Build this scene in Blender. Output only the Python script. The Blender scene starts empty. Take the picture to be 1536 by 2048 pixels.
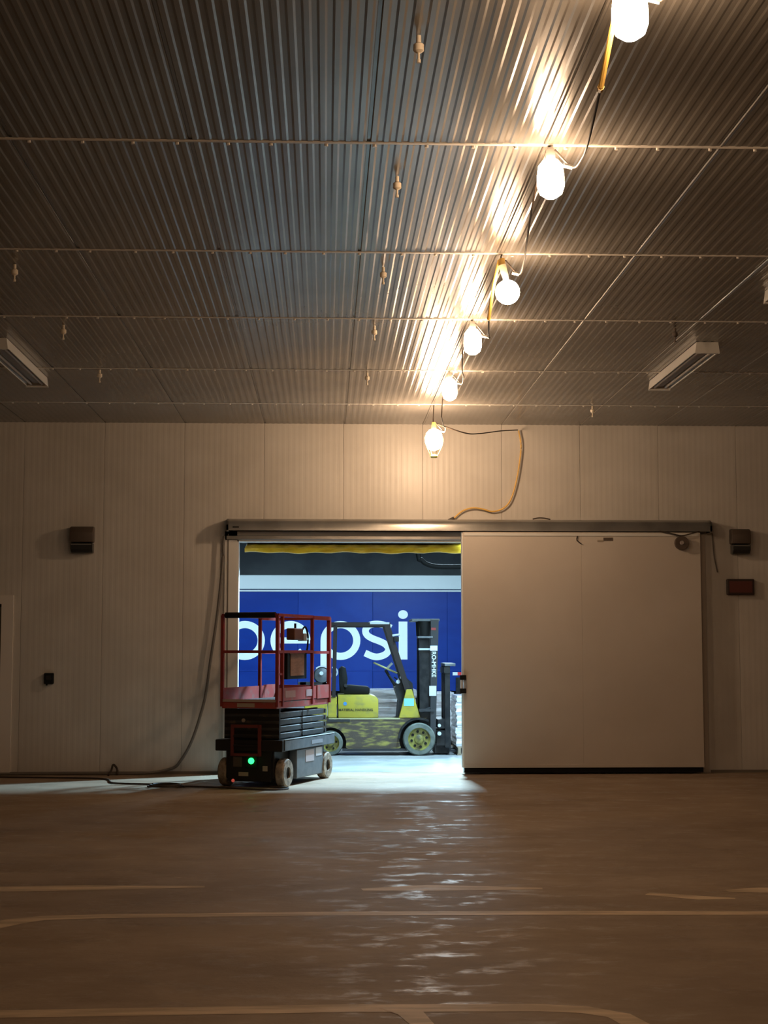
import bpy, bmesh, math, random
from mathutils import Vector, Matrix
random.seed(7)
PI = math.pi
sc = bpy.context.scene
col = sc.collection

# ------------------------------------------------------------------ camera
EYE = 1.58
FPX = 3078.0
PITCH = math.atan(276 / FPX)
YAW = math.atan(118 / FPX * math.cos(PITCH))
cd = bpy.data.cameras.new('camera')
cam = bpy.data.objects.new('camera', cd)
col.objects.link(cam)
cam.location = (0, 0, EYE)
cam.rotation_euler = (PI / 2 + PITCH, 0, -YAW)
cd.sensor_fit = 'VERTICAL'
cd.sensor_height = 24.0
cd.lens = FPX / 2048 * 24.0
cd.clip_end = 200
sc.camera = cam

# ------------------------------------------------------------------ world, exposure
w = bpy.data.worlds.new('night')
sc.world = w
w.use_nodes = True
w.node_tree.nodes['Background'].inputs[0].default_value = (0.5, 0.6, 0.8, 1)
w.node_tree.nodes['Background'].inputs[1].default_value = 0.01
sc.view_settings.view_transform = 'Standard'
sc.view_settings.look = 'None'
sc.view_settings.exposure = 0.0
sc.view_settings.gamma = 1.0
sc.view_settings.use_curve_mapping = False
try:
    sc.cycles.use_denoising = True
    sc.cycles.sample_clamp_indirect = 6.0
    sc.cycles.max_bounces = 8
    sc.cycles.caustics_reflective = False
    sc.cycles.caustics_refractive = False
except Exception:
    pass

# lamp powers (tuned together)
BULB_COL = (1.0, 0.67, 0.41)
BULB_E = 108.0
BAY_COL = (0.62, 0.86, 1.0)
BAY_NEAR = 1150.0      # watts of the flood lamp just outside the doorway
BAY_FAR = 300.0       # watts of each lamp further out in the loading bay
TUNED = [(1.8, 21.7, 4.06, BAY_NEAR, 0.25, 0.25),
         (2.3, 30.0, 5.3, BAY_FAR, 0.9, 0.35),
         (2.9, 38.0, 5.3, BAY_FAR * 2.0, 0.9, 0.35),
         (-3.0, 38.0, 5.3, BAY_FAR * 2.1, 0.9, 0.35),
         (4.5, 23.0, 5.3, BAY_FAR, 0.9, 0.35)]  # last lamp is added out of view to light the forklift and loads

# ------------------------------------------------------------------ helpers
def at(px, py, Y):
    """photo pixel -> world X, Z on the plane at distance Y (surveying helper)"""
    r = (px - 768) / FPX
    u = -(py - 1024) / FPX
    f = math.cos(PITCH) - u * math.sin(PITCH)
    up = math.sin(PITCH) + u * math.cos(PITCH)
    X = r * math.cos(YAW) + f * math.sin(YAW)
    D = -r * math.sin(YAW) + f * math.cos(YAW)
    k = Y / D
    return X * k, EYE + up * k

MATS = {}
def mat(name, c, rough=0.5, metal=0.0, c2=None, nscale=4.0, lo=0.4, hi=0.6, stretch=(1, 1, 1), bump=0.0, bscale=30.0,
        bstretch=(1, 1, 1), r2=None, emis=None, es=0.0, coat=0.0, spec=0.5, detail=4.0):
    if name in MATS:
        return MATS[name]
    m = bpy.data.materials.new(name)
    m.use_nodes = True
    nt = m.node_tree
    b = nt.nodes['Principled BSDF']
    b.inputs['Base Color'].default_value = (*c, 1)
    b.inputs['Roughness'].default_value = rough
    b.inputs['Metallic'].default_value = metal
    b.inputs['Coat Weight'].default_value = coat
    b.inputs['Specular IOR Level'].default_value = spec
    tc = nt.nodes.new('ShaderNodeTexCoord')
    if c2 is not None or r2 is not None:
        mp = nt.nodes.new('ShaderNodeMapping')
        mp.inputs['Scale'].default_value = stretch
        nt.links.new(tc.outputs['Object'], mp.inputs[0])
        n = nt.nodes.new('ShaderNodeTexNoise')
        n.inputs['Scale'].default_value = nscale
        n.inputs['Detail'].default_value = detail
        nt.links.new(mp.outputs[0], n.inputs['Vector'])
        mr = nt.nodes.new('ShaderNodeMapRange')
        mr.inputs[1].default_value = lo
        mr.inputs[2].default_value = hi
        nt.links.new(n.outputs['Fac'], mr.inputs[0])
        if c2 is not None:
            mx = nt.nodes.new('ShaderNodeMix')
            mx.data_type = 'RGBA'
            mx.inputs[6].default_value = (*c, 1)
            mx.inputs[7].default_value = (*c2, 1)
            nt.links.new(mr.outputs[0], mx.inputs[0])
            nt.links.new(mx.outputs[2], b.inputs['Base Color'])
        if r2 is not None:
            mr2 = nt.nodes.new('ShaderNodeMapRange')
            mr2.inputs[3].default_value = rough
            mr2.inputs[4].default_value = r2
            nt.links.new(mr.outputs[0], mr2.inputs[0])
            nt.links.new(mr2.outputs[0], b.inputs['Roughness'])
    if bump:
        mp = nt.nodes.new('ShaderNodeMapping')
        mp.inputs['Scale'].default_value = bstretch
        nt.links.new(tc.outputs['Object'], mp.inputs[0])
        n = nt.nodes.new('ShaderNodeTexNoise')
        n.inputs['Scale'].default_value = bscale
        n.inputs['Detail'].default_value = 3
        nt.links.new(mp.outputs[0], n.inputs['Vector'])
        bp = nt.nodes.new('ShaderNodeBump')
        bp.inputs['Strength'].default_value = bump
        bp.inputs['Distance'].default_value = 0.02
        nt.links.new(n.outputs['Fac'], bp.inputs['Height'])
        nt.links.new(bp.outputs[0], b.inputs['Normal'])
    if emis:
        b.inputs['Emission Color'].default_value = (*emis, 1)
        b.inputs['Emission Strength'].default_value = es
    MATS[name] = m
    return m

class MB:
    def __init__(s):
        s.bm = bmesh.new()
        s.smooth = False
    def face(s, vs):
        try:
            s.bm.faces.new(vs)
        except ValueError:
            pass
    def box(s, x0, x1, y0, y1, z0, z1, M=None):
        v = [Vector(p) for p in ((x0, y0, z0), (x1, y0, z0), (x1, y1, z0), (x0, y1, z0),
                                 (x0, y0, z1), (x1, y0, z1), (x1, y1, z1), (x0, y1, z1))]
        if M is not None:
            v = [M @ p for p in v]
        v = [s.bm.verts.new(p) for p in v]
        for f in ((3, 2, 1, 0), (4, 5, 6, 7), (0, 1, 5, 4), (1, 2, 6, 5), (2, 3, 7, 6), (3, 0, 4, 7)):
            s.face([v[i] for i in f])
        return s
    def beam(s, p0, p1, wx, h):
        """rectangular bar from p0 to p1, width wx sideways, height h"""
        p0 = Vector(p0); p1 = Vector(p1)
        d = p1 - p0
        L = d.length
        q = d.to_track_quat('Y', 'Z').to_matrix().to_4x4()
        return s.box(-wx / 2, wx / 2, 0, L, -h / 2, h / 2, Matrix.Translation(p0) @ q)
    def prism(s, pts, a0, a1, axis='Y'):
        """closed 2D outline swept along an axis. Y: pts=(x,z); X: pts=(y,z); Z: pts=(x,y)"""
        def mk(p, a):
            return {'Y': (p[0], a, p[1]), 'X': (a, p[0], p[1]), 'Z': (p[0], p[1], a)}[axis]
        A = [s.bm.verts.new(mk(p, a0)) for p in pts]
        B = [s.bm.verts.new(mk(p, a1)) for p in pts]
        n = len(pts)
        s.face(A); s.face(B[::-1])
        for i in range(n):
            j = (i + 1) % n
            s.face([A[i], B[i], B[j], A[j]])
        return s
    def lathe(s, prof, c=(0, 0, 0), axis='Z', n=20, loop=False, cap=True):
        """prof: list of (r, h) along the axis"""
        rings = []
        for r, h in prof:
            ring = []
            if r < 1e-6:
                p = {'Z': (0, 0, h), 'Y': (0, h, 0), 'X': (h, 0, 0)}[axis]
                v = s.bm.verts.new(Vector(c) + Vector(p))
                ring = [v] * n
            else:
                for i in range(n):
                    a = 2 * PI * i / n
                    ca, sa = r * math.cos(a), r * math.sin(a)
                    p = {'Z': (ca, sa, h), 'Y': (ca, h, sa), 'X': (h, ca, sa)}[axis]
                    ring.append(s.bm.verts.new(Vector(c) + Vector(p)))
            rings.append(ring)
        for a, b in zip(rings[:-1], rings[1:]):
            for i in range(n):
                j = (i + 1) % n
                q = []
                for v in (a[i], a[j], b[j], b[i]):
                    if v not in q:
                        q.append(v)
                if len(q) > 2:
                    s.face(q)
        if loop:
            a, b = rings[-1], rings[0]
            for i in range(n):
                j = (i + 1) % n
                s.face([a[i], a[j], b[j], b[i]])
            return s
        for ring in (rings[0], rings[-1]) if cap else ():
            if ring[0] is not ring[1]:
                s.face(ring)
        return s
    def cyl(s, p0, p1, r, n=12, r1=None):
        p0 = Vector(p0); p1 = Vector(p1)
        r1 = r if r1 is None else r1
        q = (p1 - p0).to_track_quat('Z', 'Y')
        A, B = [], []
        for i in range(n):
            a = 2 * PI * i / n
            o = q @ Vector((math.cos(a), math.sin(a), 0))
            A.append(s.bm.verts.new(p0 + o * r)); B.append(s.bm.verts.new(p1 + o * r1))
        s.face(A[::-1]); s.face(B)
        for i in range(n):
            j = (i + 1) % n
            s.face([A[i], A[j], B[j], B[i]])
        return s
    def tube(s, pts, r, n=8, sub=6):
        P = [Vector(p) for p in pts]
        if sub > 1 and len(P) > 2:
            Q = []
            E = [P[0] * 2 - P[1]] + P + [P[-1] * 2 - P[-2]]
            for i in range(1, len(E) - 2):
                a, b, c, d = E[i - 1:i + 3]
                for k in range(sub):
                    t = k / sub
                    Q.append(0.5 * ((2 * b) + (c - a) * t + (2 * a - 5 * b + 4 * c - d) * t * t + (3 * b - a - 3 * c + d) * t ** 3))
            Q.append(P[-1])
            P = Q
        rings = []
        up = Vector((0, 0, 1))
        for i, p in enumerate(P):
            t = (P[min(i + 1, len(P) - 1)] - P[max(i - 1, 0)]).normalized()
            u = t.cross(up)
            if u.length < 0.05:
                u = t.cross(Vector((0, 1, 0)))
            u.normalize()
            v = t.cross(u)
            rings.append([s.bm.verts.new(p + (u * math.cos(2 * PI * k / n) + v * math.sin(2 * PI * k / n)) * r) for k in range(n)])
        for a, b in zip(rings[:-1], rings[1:]):
            for i in range(n):
                j = (i + 1) % n
                s.face([a[i], a[j], b[j], b[i]])
        s.face(rings[0]); s.face(rings[-1])
        return s
    def stroke(s, path, wd, y0, y1, closed=False):
        """a lettering stroke: path of (x,z) points, width wd, between y0 and y1"""
        n = len(path)
        L, R = [], []
        for i in range(n):
            if closed:
                a, b = path[(i - 1) % n], path[(i + 1) % n]
            else:
                a, b = path[max(i - 1, 0)], path[min(i + 1, n - 1)]
            dx, dz = b[0] - a[0], b[1] - a[1]
            l = math.hypot(dx, dz)
            nx, nz = -dz / l * wd / 2, dx / l * wd / 2
            L.append((path[i][0] + nx, path[i][1] + nz)); R.append((path[i][0] - nx, path[i][1] - nz))
        V = [[s.bm.verts.new((p[0], y, p[1])) for p in S] for S in (L, R) for y in (y0, y1)]
        l0, l1, r0, r1 = V
        m = n if closed else n - 1
        for i in range(m):
            j = (i + 1) % n
            s.face([l0[i], l0[j], r0[j], r0[i]]); s.face([l1[i], r1[i], r1[j], l1[j]])
            s.face([l0[i], l1[i], l1[j], l0[j]]); s.face([r0[i], r0[j], r1[j], r1[i]])
        if not closed:
            for k in (0, n - 1):
                s.face([l0[k], r0[k], r1[k], l1[k]])
        return s
    def bevel(s, wd, seg=2):
        bmesh.ops.bevel(s.bm, geom=s.bm.edges[:], offset=wd, segments=seg, affect='EDGES', profile=0.5)
        return s
    def mesh(s, name, m, smooth=False):
        bmesh.ops.recalc_face_normals(s.bm, faces=s.bm.faces[:])
        me = bpy.data.meshes.new(name)
        s.bm.to_mesh(me)
        s.bm.free()
        me.materials.append(m)
        if smooth:
            for p in me.polygons:
                p.use_smooth = True
            try:
                me.set_sharp_from_angle(angle=math.radians(40))
            except Exception:
                pass
        return me
    def build(s, name, m, parent=None, smooth=False):
        return link(name, s.mesh(name, m, smooth), parent)

def link(name, me, parent=None, loc=None, rot=None):
    o = bpy.data.objects.new(name, me)
    col.objects.link(o)
    if parent is not None:
        o.parent = parent
    if loc is not None:
        o.location = loc
    if rot is not None:
        o.rotation_euler = rot
    return o

def tag(o, label=None, cat=None, group=None, kind=None):
    if label: o['label'] = label
    if cat: o['category'] = cat
    if group: o['group'] = group
    if kind: o['kind'] = kind
    return o

def thing(name, label, cat, loc=(0, 0, 0), rz=0.0, group=None):
    o = bpy.data.objects.new(name, None)
    col.objects.link(o)
    o.empty_display_size = 0.1
    o.location = loc
    o.rotation_euler = (0, 0, rz)
    return tag(o, label, cat, group)

def copy_tree(o, parent=None, loc=None, label=None):
    c = o.copy()
    col.objects.link(c)
    if parent is not None: c.parent = parent
    if loc is not None: c.location = loc
    if label: c['label'] = label
    for ch in [x for x in bpy.data.objects if x.parent == o]:
        copy_tree(ch, c)
    return c

def text_mesh(txt, size, m, depth=0.002, name='lettering'):
    cu = bpy.data.curves.new('t', 'FONT')
    cu.body = txt; cu.size = size; cu.extrude = depth
    cu.align_x = 'CENTER'; cu.align_y = 'CENTER'
    cu.offset = size * 0.02
    o = bpy.data.objects.new('t', cu)
    col.objects.link(o)
    bpy.context.view_layer.update()
    me = bpy.data.meshes.new_from_object(o.evaluated_get(bpy.context.evaluated_depsgraph_get()))
    bpy.data.objects.remove(o)
    me.materials.clear(); me.materials.append(m)
    return me

# ------------------------------------------------------------------ materials
wall_m = mat('painted_wall_steel', (0.66, 0.62, 0.57), 0.38, c2=(0.60, 0.56, 0.51), nscale=1.2, bump=0.03, bscale=6)
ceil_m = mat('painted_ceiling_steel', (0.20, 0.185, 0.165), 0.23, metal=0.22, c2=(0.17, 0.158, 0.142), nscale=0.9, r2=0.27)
seam_m = mat('seam_cover', (0.68, 0.64, 0.58), 0.35)
slab_m = mat('insulation_core', (0.35, 0.33, 0.30), 0.8)
white_m = mat('white_enamel', (0.72, 0.70, 0.66), 0.4)
track_m = mat('galvanised_steel', (0.42, 0.41, 0.39), 0.28, metal=0.75, c2=(0.34, 0.33, 0.31), nscale=3)
door_m = mat('door_skin', (0.64, 0.57, 0.50), 0.5, c2=(0.60, 0.53, 0.46), nscale=1.0)
black_m = mat('black_rubber', (0.010, 0.010, 0.010), 0.6, spec=0.2)
dark_m = mat('dark_housing', (0.10, 0.072, 0.055), 0.5)
lens_m = mat('dark_lens', (0.03, 0.03, 0.03), 0.2)
yel_m = mat('yellow_vinyl', (0.95, 0.62, 0.03), 0.35, c2=(0.75, 0.45, 0.02), nscale=5, stretch=(1, 1, 2), bump=0.8, bscale=5, bstretch=(1, 1, 2.5))
cord_y = mat('yellow_cord', (0.80, 0.50, 0.12), 0.5)
cord_d = mat('grey_hose', (0.16, 0.14, 0.12), 0.55)
cord_b = mat('dark_cord', (0.05, 0.035, 0.025), 0.6)
bulb_m = mat('glowing_bulb', (1, 0.9, 0.7), 0.4, emis=BULB_COL, es=BULB_E)
red_m = mat('red_paint', (0.30, 0.035, 0.03), 0.42, c2=(0.22, 0.028, 0.026), nscale=7)
redworn_m = mat('worn_red_paint', (0.36, 0.06, 0.05), 0.5, c2=(0.28, 0.12, 0.10), nscale=9, lo=0.5, hi=0.7)
chas_m = mat('charcoal_paint', (0.018, 0.016, 0.015), 0.5, spec=0.3)
side_m = mat('grey_machine_paint', (0.10, 0.115, 0.13), 0.42, c2=(0.14, 0.15, 0.16), nscale=9)
arm_m = mat('scissor_steel', (0.045, 0.045, 0.045), 0.5, spec=0.3, c2=(0.12, 0.09, 0.06), nscale=12, lo=0.55, hi=0.75)
tyre_m = mat('worn_tan_tyre', (0.20, 0.16, 0.12), 0.75, c2=(0.42, 0.34, 0.25), nscale=14, bump=0.3, bscale=60)
stick_m = mat('beige_sticker', (0.42, 0.35, 0.27), 0.5)
paper_m = mat('white_sticker', (0.62, 0.62, 0.64), 0.5)
carton_m = mat('brown_carton', (0.30, 0.15, 0.09), 0.7, c2=(0.24, 0.12, 0.07), nscale=9, stretch=(1, 1, 4))
fy_m = mat('yellow_truck_paint', (0.42, 0.345, 0.035), 0.45, c2=(0.27, 0.24, 0.06), nscale=6, stretch=(1, 1, 1.6), lo=0.5, hi=0.72)
fgrime_m = mat('grimy_yellow_paint', (0.085, 0.066, 0.048), 0.6, c2=(0.32, 0.28, 0.07), nscale=5.0, stretch=(1, 1, 4.0), lo=0.48, hi=0.68, spec=0.3, detail=7, bump=0.2)
fdark_m = mat('mast_steel', (0.010, 0.010, 0.012), 0.45, c2=(0.025, 0.024, 0.024), nscale=9, spec=0.25)
fgrey_m = mat('grey_mast_steel', (0.035, 0.035, 0.038), 0.45, spec=0.3)
guard_m = mat('guard_brown_steel', (0.026, 0.020, 0.020), 0.45, spec=0.3)
ftyre_m = mat('grey_solid_tyre', (0.10, 0.115, 0.10), 0.75, c2=(0.15, 0.165, 0.145), nscale=10, spec=0.3)
hub_m = mat('greasy_yellow_hub', (0.26, 0.24, 0.05), 0.55, c2=(0.07, 0.06, 0.03), nscale=11, lo=0.48, hi=0.7)
cyan_m = mat('pale_blue_sticker', (0.22, 0.58, 0.72), 0.4)
chrome_m = mat('chrome', (0.7, 0.72, 0.72), 0.2, metal=1)
blue_m = mat('blue_trailer_paint', (0.003, 0.028, 0.235), 0.25, spec=0.25, c2=(0.004, 0.034, 0.26), nscale=0.9, stretch=(1, 1, 3), bump=0.05, bscale=2.5, bstretch=(0.6, 1, 5))
blue_fade = mat('faded_blue_trailer_paint', (0.006, 0.040, 0.29), 0.28, spec=0.25, c2=(0.004, 0.032, 0.25), nscale=1.5, bump=0.05, bscale=2.5, bstretch=(0.6, 1, 5))
letter_m = mat('white_letters', (0.80, 0.93, 0.98), 0.4)
alu_m = mat('white_aluminium', (0.62, 0.70, 0.74), 0.4)
film_m = mat('stretch_film', (0.78, 0.78, 0.82), 0.14, c2=(0.50, 0.42, 0.44), nscale=2.4, stretch=(1, 1, 2.6), lo=0.5, hi=0.62, bump=1.0, bscale=3.5, bstretch=(0.8, 0.8, 5), spec=0.9)
wood_m = mat('pallet_wood', (0.34, 0.27, 0.19), 0.8)
conc_w = mat('dark_concrete', (0.15, 0.165, 0.175), 0.8, c2=(0.11, 0.12, 0.13), nscale=1.1)
bayfloor_m = mat('bay_concrete', (0.33, 0.335, 0.33), 0.5, c2=(0.26, 0.27, 0.27), nscale=1.0, r2=0.35, bump=0.05, bscale=8)

def floor_material():
    m = bpy.data.materials.new('polished_concrete')
    m.use_nodes = True
    nt = m.node_tree; N = nt.nodes; Lk = nt.links
    b = N['Principled BSDF']
    tc = N.new('ShaderNodeTexCoord')
    def noise(scale, st, detail=5, rough=0.55):
        mp = N.new('ShaderNodeMapping'); mp.inputs['Scale'].default_value = st
        Lk.new(tc.outputs['Object'], mp.inputs[0])
        n = N.new('ShaderNodeTexNoise'); n.inputs['Scale'].default_value = scale
        n.inputs['Detail'].default_value = detail; n.inputs['Roughness'].default_value = rough
        Lk.new(mp.outputs[0], n.inputs['Vector'])
        return n
    n1 = noise(0.55, (0.5, 1.0, 1)); n2 = noise(2.0, (0.6, 1.0, 1), 8, 0.7)
    mx = N.new('ShaderNodeMix'); mx.data_type = 'RGBA'
    mx.inputs[6].default_value = (0.32, 0.235, 0.165, 1); mx.inputs[7].default_value = (0.42, 0.315, 0.22, 1)
    mr = N.new('ShaderNodeMapRange'); mr.inputs[1].default_value = 0.35; mr.inputs[2].default_value = 0.65
    Lk.new(n1.outputs['Fac'], mr.inputs[0]); Lk.new(mr.outputs[0], mx.inputs[0])
    mx2 = N.new('ShaderNodeMix'); mx2.data_type = 'RGBA'; mx2.blend_type = 'MULTIPLY'
    mr2 = N.new('ShaderNodeMapRange'); mr2.inputs[1].default_value = 0.40; mr2.inputs[2].default_value = 0.62
    mx2.inputs[7].default_value = (0.80, 0.77, 0.74, 1)
    Lk.new(n2.outputs['Fac'], mr2.inputs[0]); Lk.new(mr2.outputs[0], mx2.inputs[0])
    Lk.new(mx.outputs[2], mx2.inputs[6]); Lk.new(mx2.outputs[2], b.inputs['Base Color'])
    n3 = noise(3.0, (0.9, 1.4, 1), 7, 0.7)
    mr3 = N.new('ShaderNodeMapRange'); mr3.inputs[1].default_value = 0.36; mr3.inputs[2].default_value = 0.48
    mr3.inputs[3].default_value = 0.34; mr3.inputs[4].default_value = 0.68
    Lk.new(n3.outputs['Fac'], mr3.inputs[0]); Lk.new(mr3.outputs[0], b.inputs['Roughness'])
    n4 = noise(7.0, (1.0, 1.3, 1), 5, 0.65)
    bp = N.new('ShaderNodeBump'); bp.inputs['Strength'].default_value = 0.35; bp.inputs['Distance'].default_value = 0.012
    Lk.new(n4.outputs['Fac'], bp.inputs['Height']); Lk.new(bp.outputs[0], b.inputs['Normal'])
    b.inputs['Specular IOR Level'].default_value = 0.18
    return m
floor_m = floor_material()

def paint_material():
    m = bpy.data.materials.new('worn_floor_paint')
    m.use_nodes = True
    nt = m.node_tree; N = nt.nodes; Lk = nt.links
    b = N['Principled BSDF']
    b.inputs['Base Color'].default_value = (0.85, 0.64, 0.42, 1)
    b.inputs['Roughness'].default_value = 0.6
    tc = N.new('ShaderNodeTexCoord')
    mp = N.new('ShaderNodeMapping'); mp.inputs['Scale'].default_value = (0.6, 3, 1)
    n = N.new('ShaderNodeTexNoise'); n.inputs['Scale'].default_value = 3; n.inputs['Detail'].default_value = 6
    Lk.new(tc.outputs['Object'], mp.inputs[0]); Lk.new(mp.outputs[0], n.inputs['Vector'])
    mr = N.new('ShaderNodeMapRange'); mr.inputs[1].default_value = 0.36; mr.inputs[2].default_value = 0.60
    mr.inputs[3].default_value = 0.9; mr.inputs[4].default_value = 0.55
    Lk.new(n.outputs['Fac'], mr.inputs[0]); Lk.new(mr.outputs[0], b.inputs['Alpha'])
    return m
paint_m = paint_material()

# ------------------------------------------------------------------ the hall
WY = 20.0            # face of the far wall
CZ = 4.53            # ceiling
JX = 0.235           # a panel joint; panels are 1.035 m wide
PW = 1.035
SEAMS = [-3.2, -0.8, 1.6, 4.0, 6.4, 8.75, 11.23, 13.53, 16.07, 18.32, WY]
HX0, HX1, HY0 = JX - 9 * PW, JX + 10 * PW, -4.0
OX0, OX1, OZ = -1.14, 1.82, 3.0     # the doorway

floor = tag(MB().box(HX0, HX1, HY0, WY + 0.2, -0.2, 0).build('floor', floor_m), kind='structure')
def strip(path, wd):
    m = MB()
    n = len(path); L, R = [], []
    for i in range(n):
        a, b = Vector(path[max(i - 1, 0)]), Vector(path[min(i + 1, n - 1)])
        d = (b - a).normalized(); k = Vector((-d.y, d.x)) * wd[i] / 2
        p = Vector(path[i])
        L.append(m.bm.verts.new((*(p + k), 0.0015))); R.append(m.bm.verts.new((*(p - k), 0.0015)))
    for i in range(n - 1):
        m.face([L[i], L[i + 1], R[i + 1], R[i]])
    return m.build('painted_line', paint_m, floor)
strip([(-2.10, 8.68), (-1.93, 9.08), (-1.8, 9.25), (-1.66, 9.35), (-1.3, 9.40), (0, 9.44), (1.2, 9.42), (3.2, 9.33)], [.25, .22, .18, .15, .13, .13, .14, .15])
strip([(-3.2, 6.86), (-1.3, 6.93), (0.1, 6.98), (0.95, 6.96), (1.15, 6.91), (1.28, 6.80), (1.36, 6.48), (1.4, 6.08)], [.14, .14, .15, .14, .13, .12, .12, .12])
branch = strip([(0.30, 7.01), (0.38, 6.87), (0.42, 6.65), (.44, 6.35)], [.13, .12, .1, .1])
branch.location.z = .001
strip([(0.25, 10.36), (0.7, 10.42), (1.45, 10.36)], [.10, .26, .06])
strip([(-2.4, 10.45), (-1.6, 10.51), (-0.8, 10.53)], [.22, .22, .06])
strip([(2.1, 10.12), (2.4, 9.94), (2.62, 9.90)], [.10, .16, .05])
strip([(2.65, 10.22), (2.9, 10.24), (3.3, 10.24)], [.08, .22, .2])

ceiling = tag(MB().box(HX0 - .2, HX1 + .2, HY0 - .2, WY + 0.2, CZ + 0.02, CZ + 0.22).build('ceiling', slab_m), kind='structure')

def rib_profile(x0, x1, d, pitch=PW / 14, gd=-0.02):
    """(x, depth) points of a finely ribbed steel skin between x0 and x1"""
    pts = [(x0, gd), (x0 + 0.002, 0.0)]
    x = x0 + 0.012
    while x + pitch * 0.8 < x1:
        pts += [(x, 0.0), (x + 0.012, d), (x + pitch * 0.5, d), (x + pitch * 0.5 + 0.012, 0.0)]
        x += pitch
    pts += [(x1 - 0.002, 0.0), (x1, gd)]
    return pts

def ceiling_panel_mesh(L, lip):
    m = MB()
    pr = rib_profile(0.001, PW - 0.001, 0.0026, gd=-.004)
    # raised lip shaped to catch a highlight along the joint; others get a groove
    if lip:
        pr = pr[:2] + [(0.008, 0.005), (0.018, 0.005), (0.022, 0.0)] + [p for p in pr[2:] if p[0] > 0.022]
    else:
        pr = [(0.0, -0.006), (0.018, -0.006), (0.021, 0.0)] + [p for p in pr[2:] if p[0] > 0.022]
    A = [m.bm.verts.new((x, 0.005, -d)) for x, d in pr]
    B = [m.bm.verts.new((x, L - 0.005, -d)) for x, d in pr]
    for i in range(len(pr) - 1):
        m.face([A[i], B[i], B[i + 1], A[i + 1]])
    m.face(A[::-1]); m.face(B)
    return m.mesh('panel', ceil_m)
cache = {}
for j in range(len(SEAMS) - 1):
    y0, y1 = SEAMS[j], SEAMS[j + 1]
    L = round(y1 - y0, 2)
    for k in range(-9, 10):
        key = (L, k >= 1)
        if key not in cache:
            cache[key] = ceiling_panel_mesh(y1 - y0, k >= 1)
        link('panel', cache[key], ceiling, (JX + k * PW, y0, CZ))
seam_me = {}
for j in range(1, len(SEAMS) - 1):
    y = SEAMS[j]
    m = MB().prism([(y - 0.016, CZ - 0.001), (y + 0.016, CZ - 0.001), (y + 0.012, CZ - 0.007), (y - 0.012, CZ - 0.007)], HX0, HX1, 'X')
    s = m.build('seam_cover', seam_m, ceiling)
    if y > 5:
        r = MB()
        x = -6.0
        while x < 8:
            xx = x + random.uniform(-.03, .03)
            r.cyl((xx, y + .03, CZ), (xx, y + .03, CZ - 0.016), 0.011, 6)
            x += 0.285
        tag(r.build('rivet', seam_m, s), kind='stuff')

# far wall
wall = MB()
wall.box(HX0, OX0, WY, WY + 0.15, 0, CZ + .02)
wall.box(OX1, HX1, WY, WY + 0.15, 0, CZ + .02)
wall.box(OX0, OX1, WY, WY + 0.15, OZ, CZ + .02)
wall = tag(wall.build('wall_back', slab_m), kind='structure')
def wall_skin(m, x0, x1, z0, z1):
    pr = rib_profile(x0 + .001, x1 - .001, 0.0006, gd=-.004)
    A = [m.bm.verts.new((x, WY - 0.02 - d, z0)) for x, d in pr]
    B = [m.bm.verts.new((x, WY - 0.02 - d, z1)) for x, d in pr]
    for i in range(len(pr) - 1):
        m.face([A[i], A[i + 1], B[i + 1], B[i]])
    m.face(A); m.face(B[::-1])
DL0, DL1 = -5.15, -4.15          # the personnel door on the left
for k in range(-9, 10):
    x0, x1 = JX + k * PW, JX + (k + 1) * PW
    m = MB()
    if x1 <= OX0 or x0 >= OX1:
        if x0 < DL1 and x1 > DL0:
            if x0 < DL0: wall_skin(m, x0, DL0, 0.0, 2.17)
            if x1 > DL1: wall_skin(m, DL1, x1, 0.0, 2.17)
            wall_skin(m, x0, x1, 2.17, CZ)
        else:
            wall_skin(m, x0, x1, 0.0, CZ)
    else:
        if x0 < OX0: wall_skin(m, x0, OX0, 0.0, OZ)
        if x1 > OX1: wall_skin(m, OX1, x1, 0.0, OZ)
        wall_skin(m, x0, x1, OZ, CZ)
    m.build('panel', wall_m, wall)
for nm, x0, x1 in (('wall_left', HX0 - .2, HX0), ('wall_right', HX1, HX1 + .2)):
    tag(MB().box(x0, x1, HY0 - .2, WY + .15, 0, CZ + .2).build(nm, wall_m), kind='structure')
tag(MB().box(HX0, HX1, HY0 - .2, HY0, 0, CZ + .2).build('wall_front', wall_m), kind='structure')
bb = MB()
bb.box(HX0, DL0 - .12, WY - .045, WY - .023, 0, .035); bb.box(DL1 + .12, OX0 - .17, WY - .045, WY - .023, 0, .035)
bb.box(5.0, HX1, WY - .045, WY - .023, 0, .035)
tag(bb.build('baseboard_back', mat('grey_cove', (0.2, 0.17, 0.14), 0.6)), kind='structure')

# doorway frame and liner
fr = MB()
fr.box(-1.30, OX0, WY - .06, WY - .02, 0, 3.11)
fr.box(-1.30, 1.82, WY - .06, WY - .02, OZ, 3.11)
fr.box(OX0 - .001, OX0 + .02, WY - .055, WY + .17, 0, OZ)
fr.box(OX1 - .02, OX1 + .001, WY - .055, WY + .17, 0, OZ)
fr.box(OX0, OX1, WY - .055, WY + .17, OZ - .02, OZ + .001)
fr = tag(fr.build('trim_1', white_m), 'pale steel frame lining the open loading doorway', kind='structure')
MB().box(-1.262, -1.25, WY - .068, WY - .058, 0, 3.08).build('gasket', cord_d, fr)
MB().box(-1.28, 1.80, WY - .085, WY - .055, 3.005, 3.055).bevel(.006).build('guide_rail', track_m, fr)
tag(MB().box(4.80, 4.96, WY - .07, WY - .02, 0, 3.09).build('trim_2', door_m), kind='structure')

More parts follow.
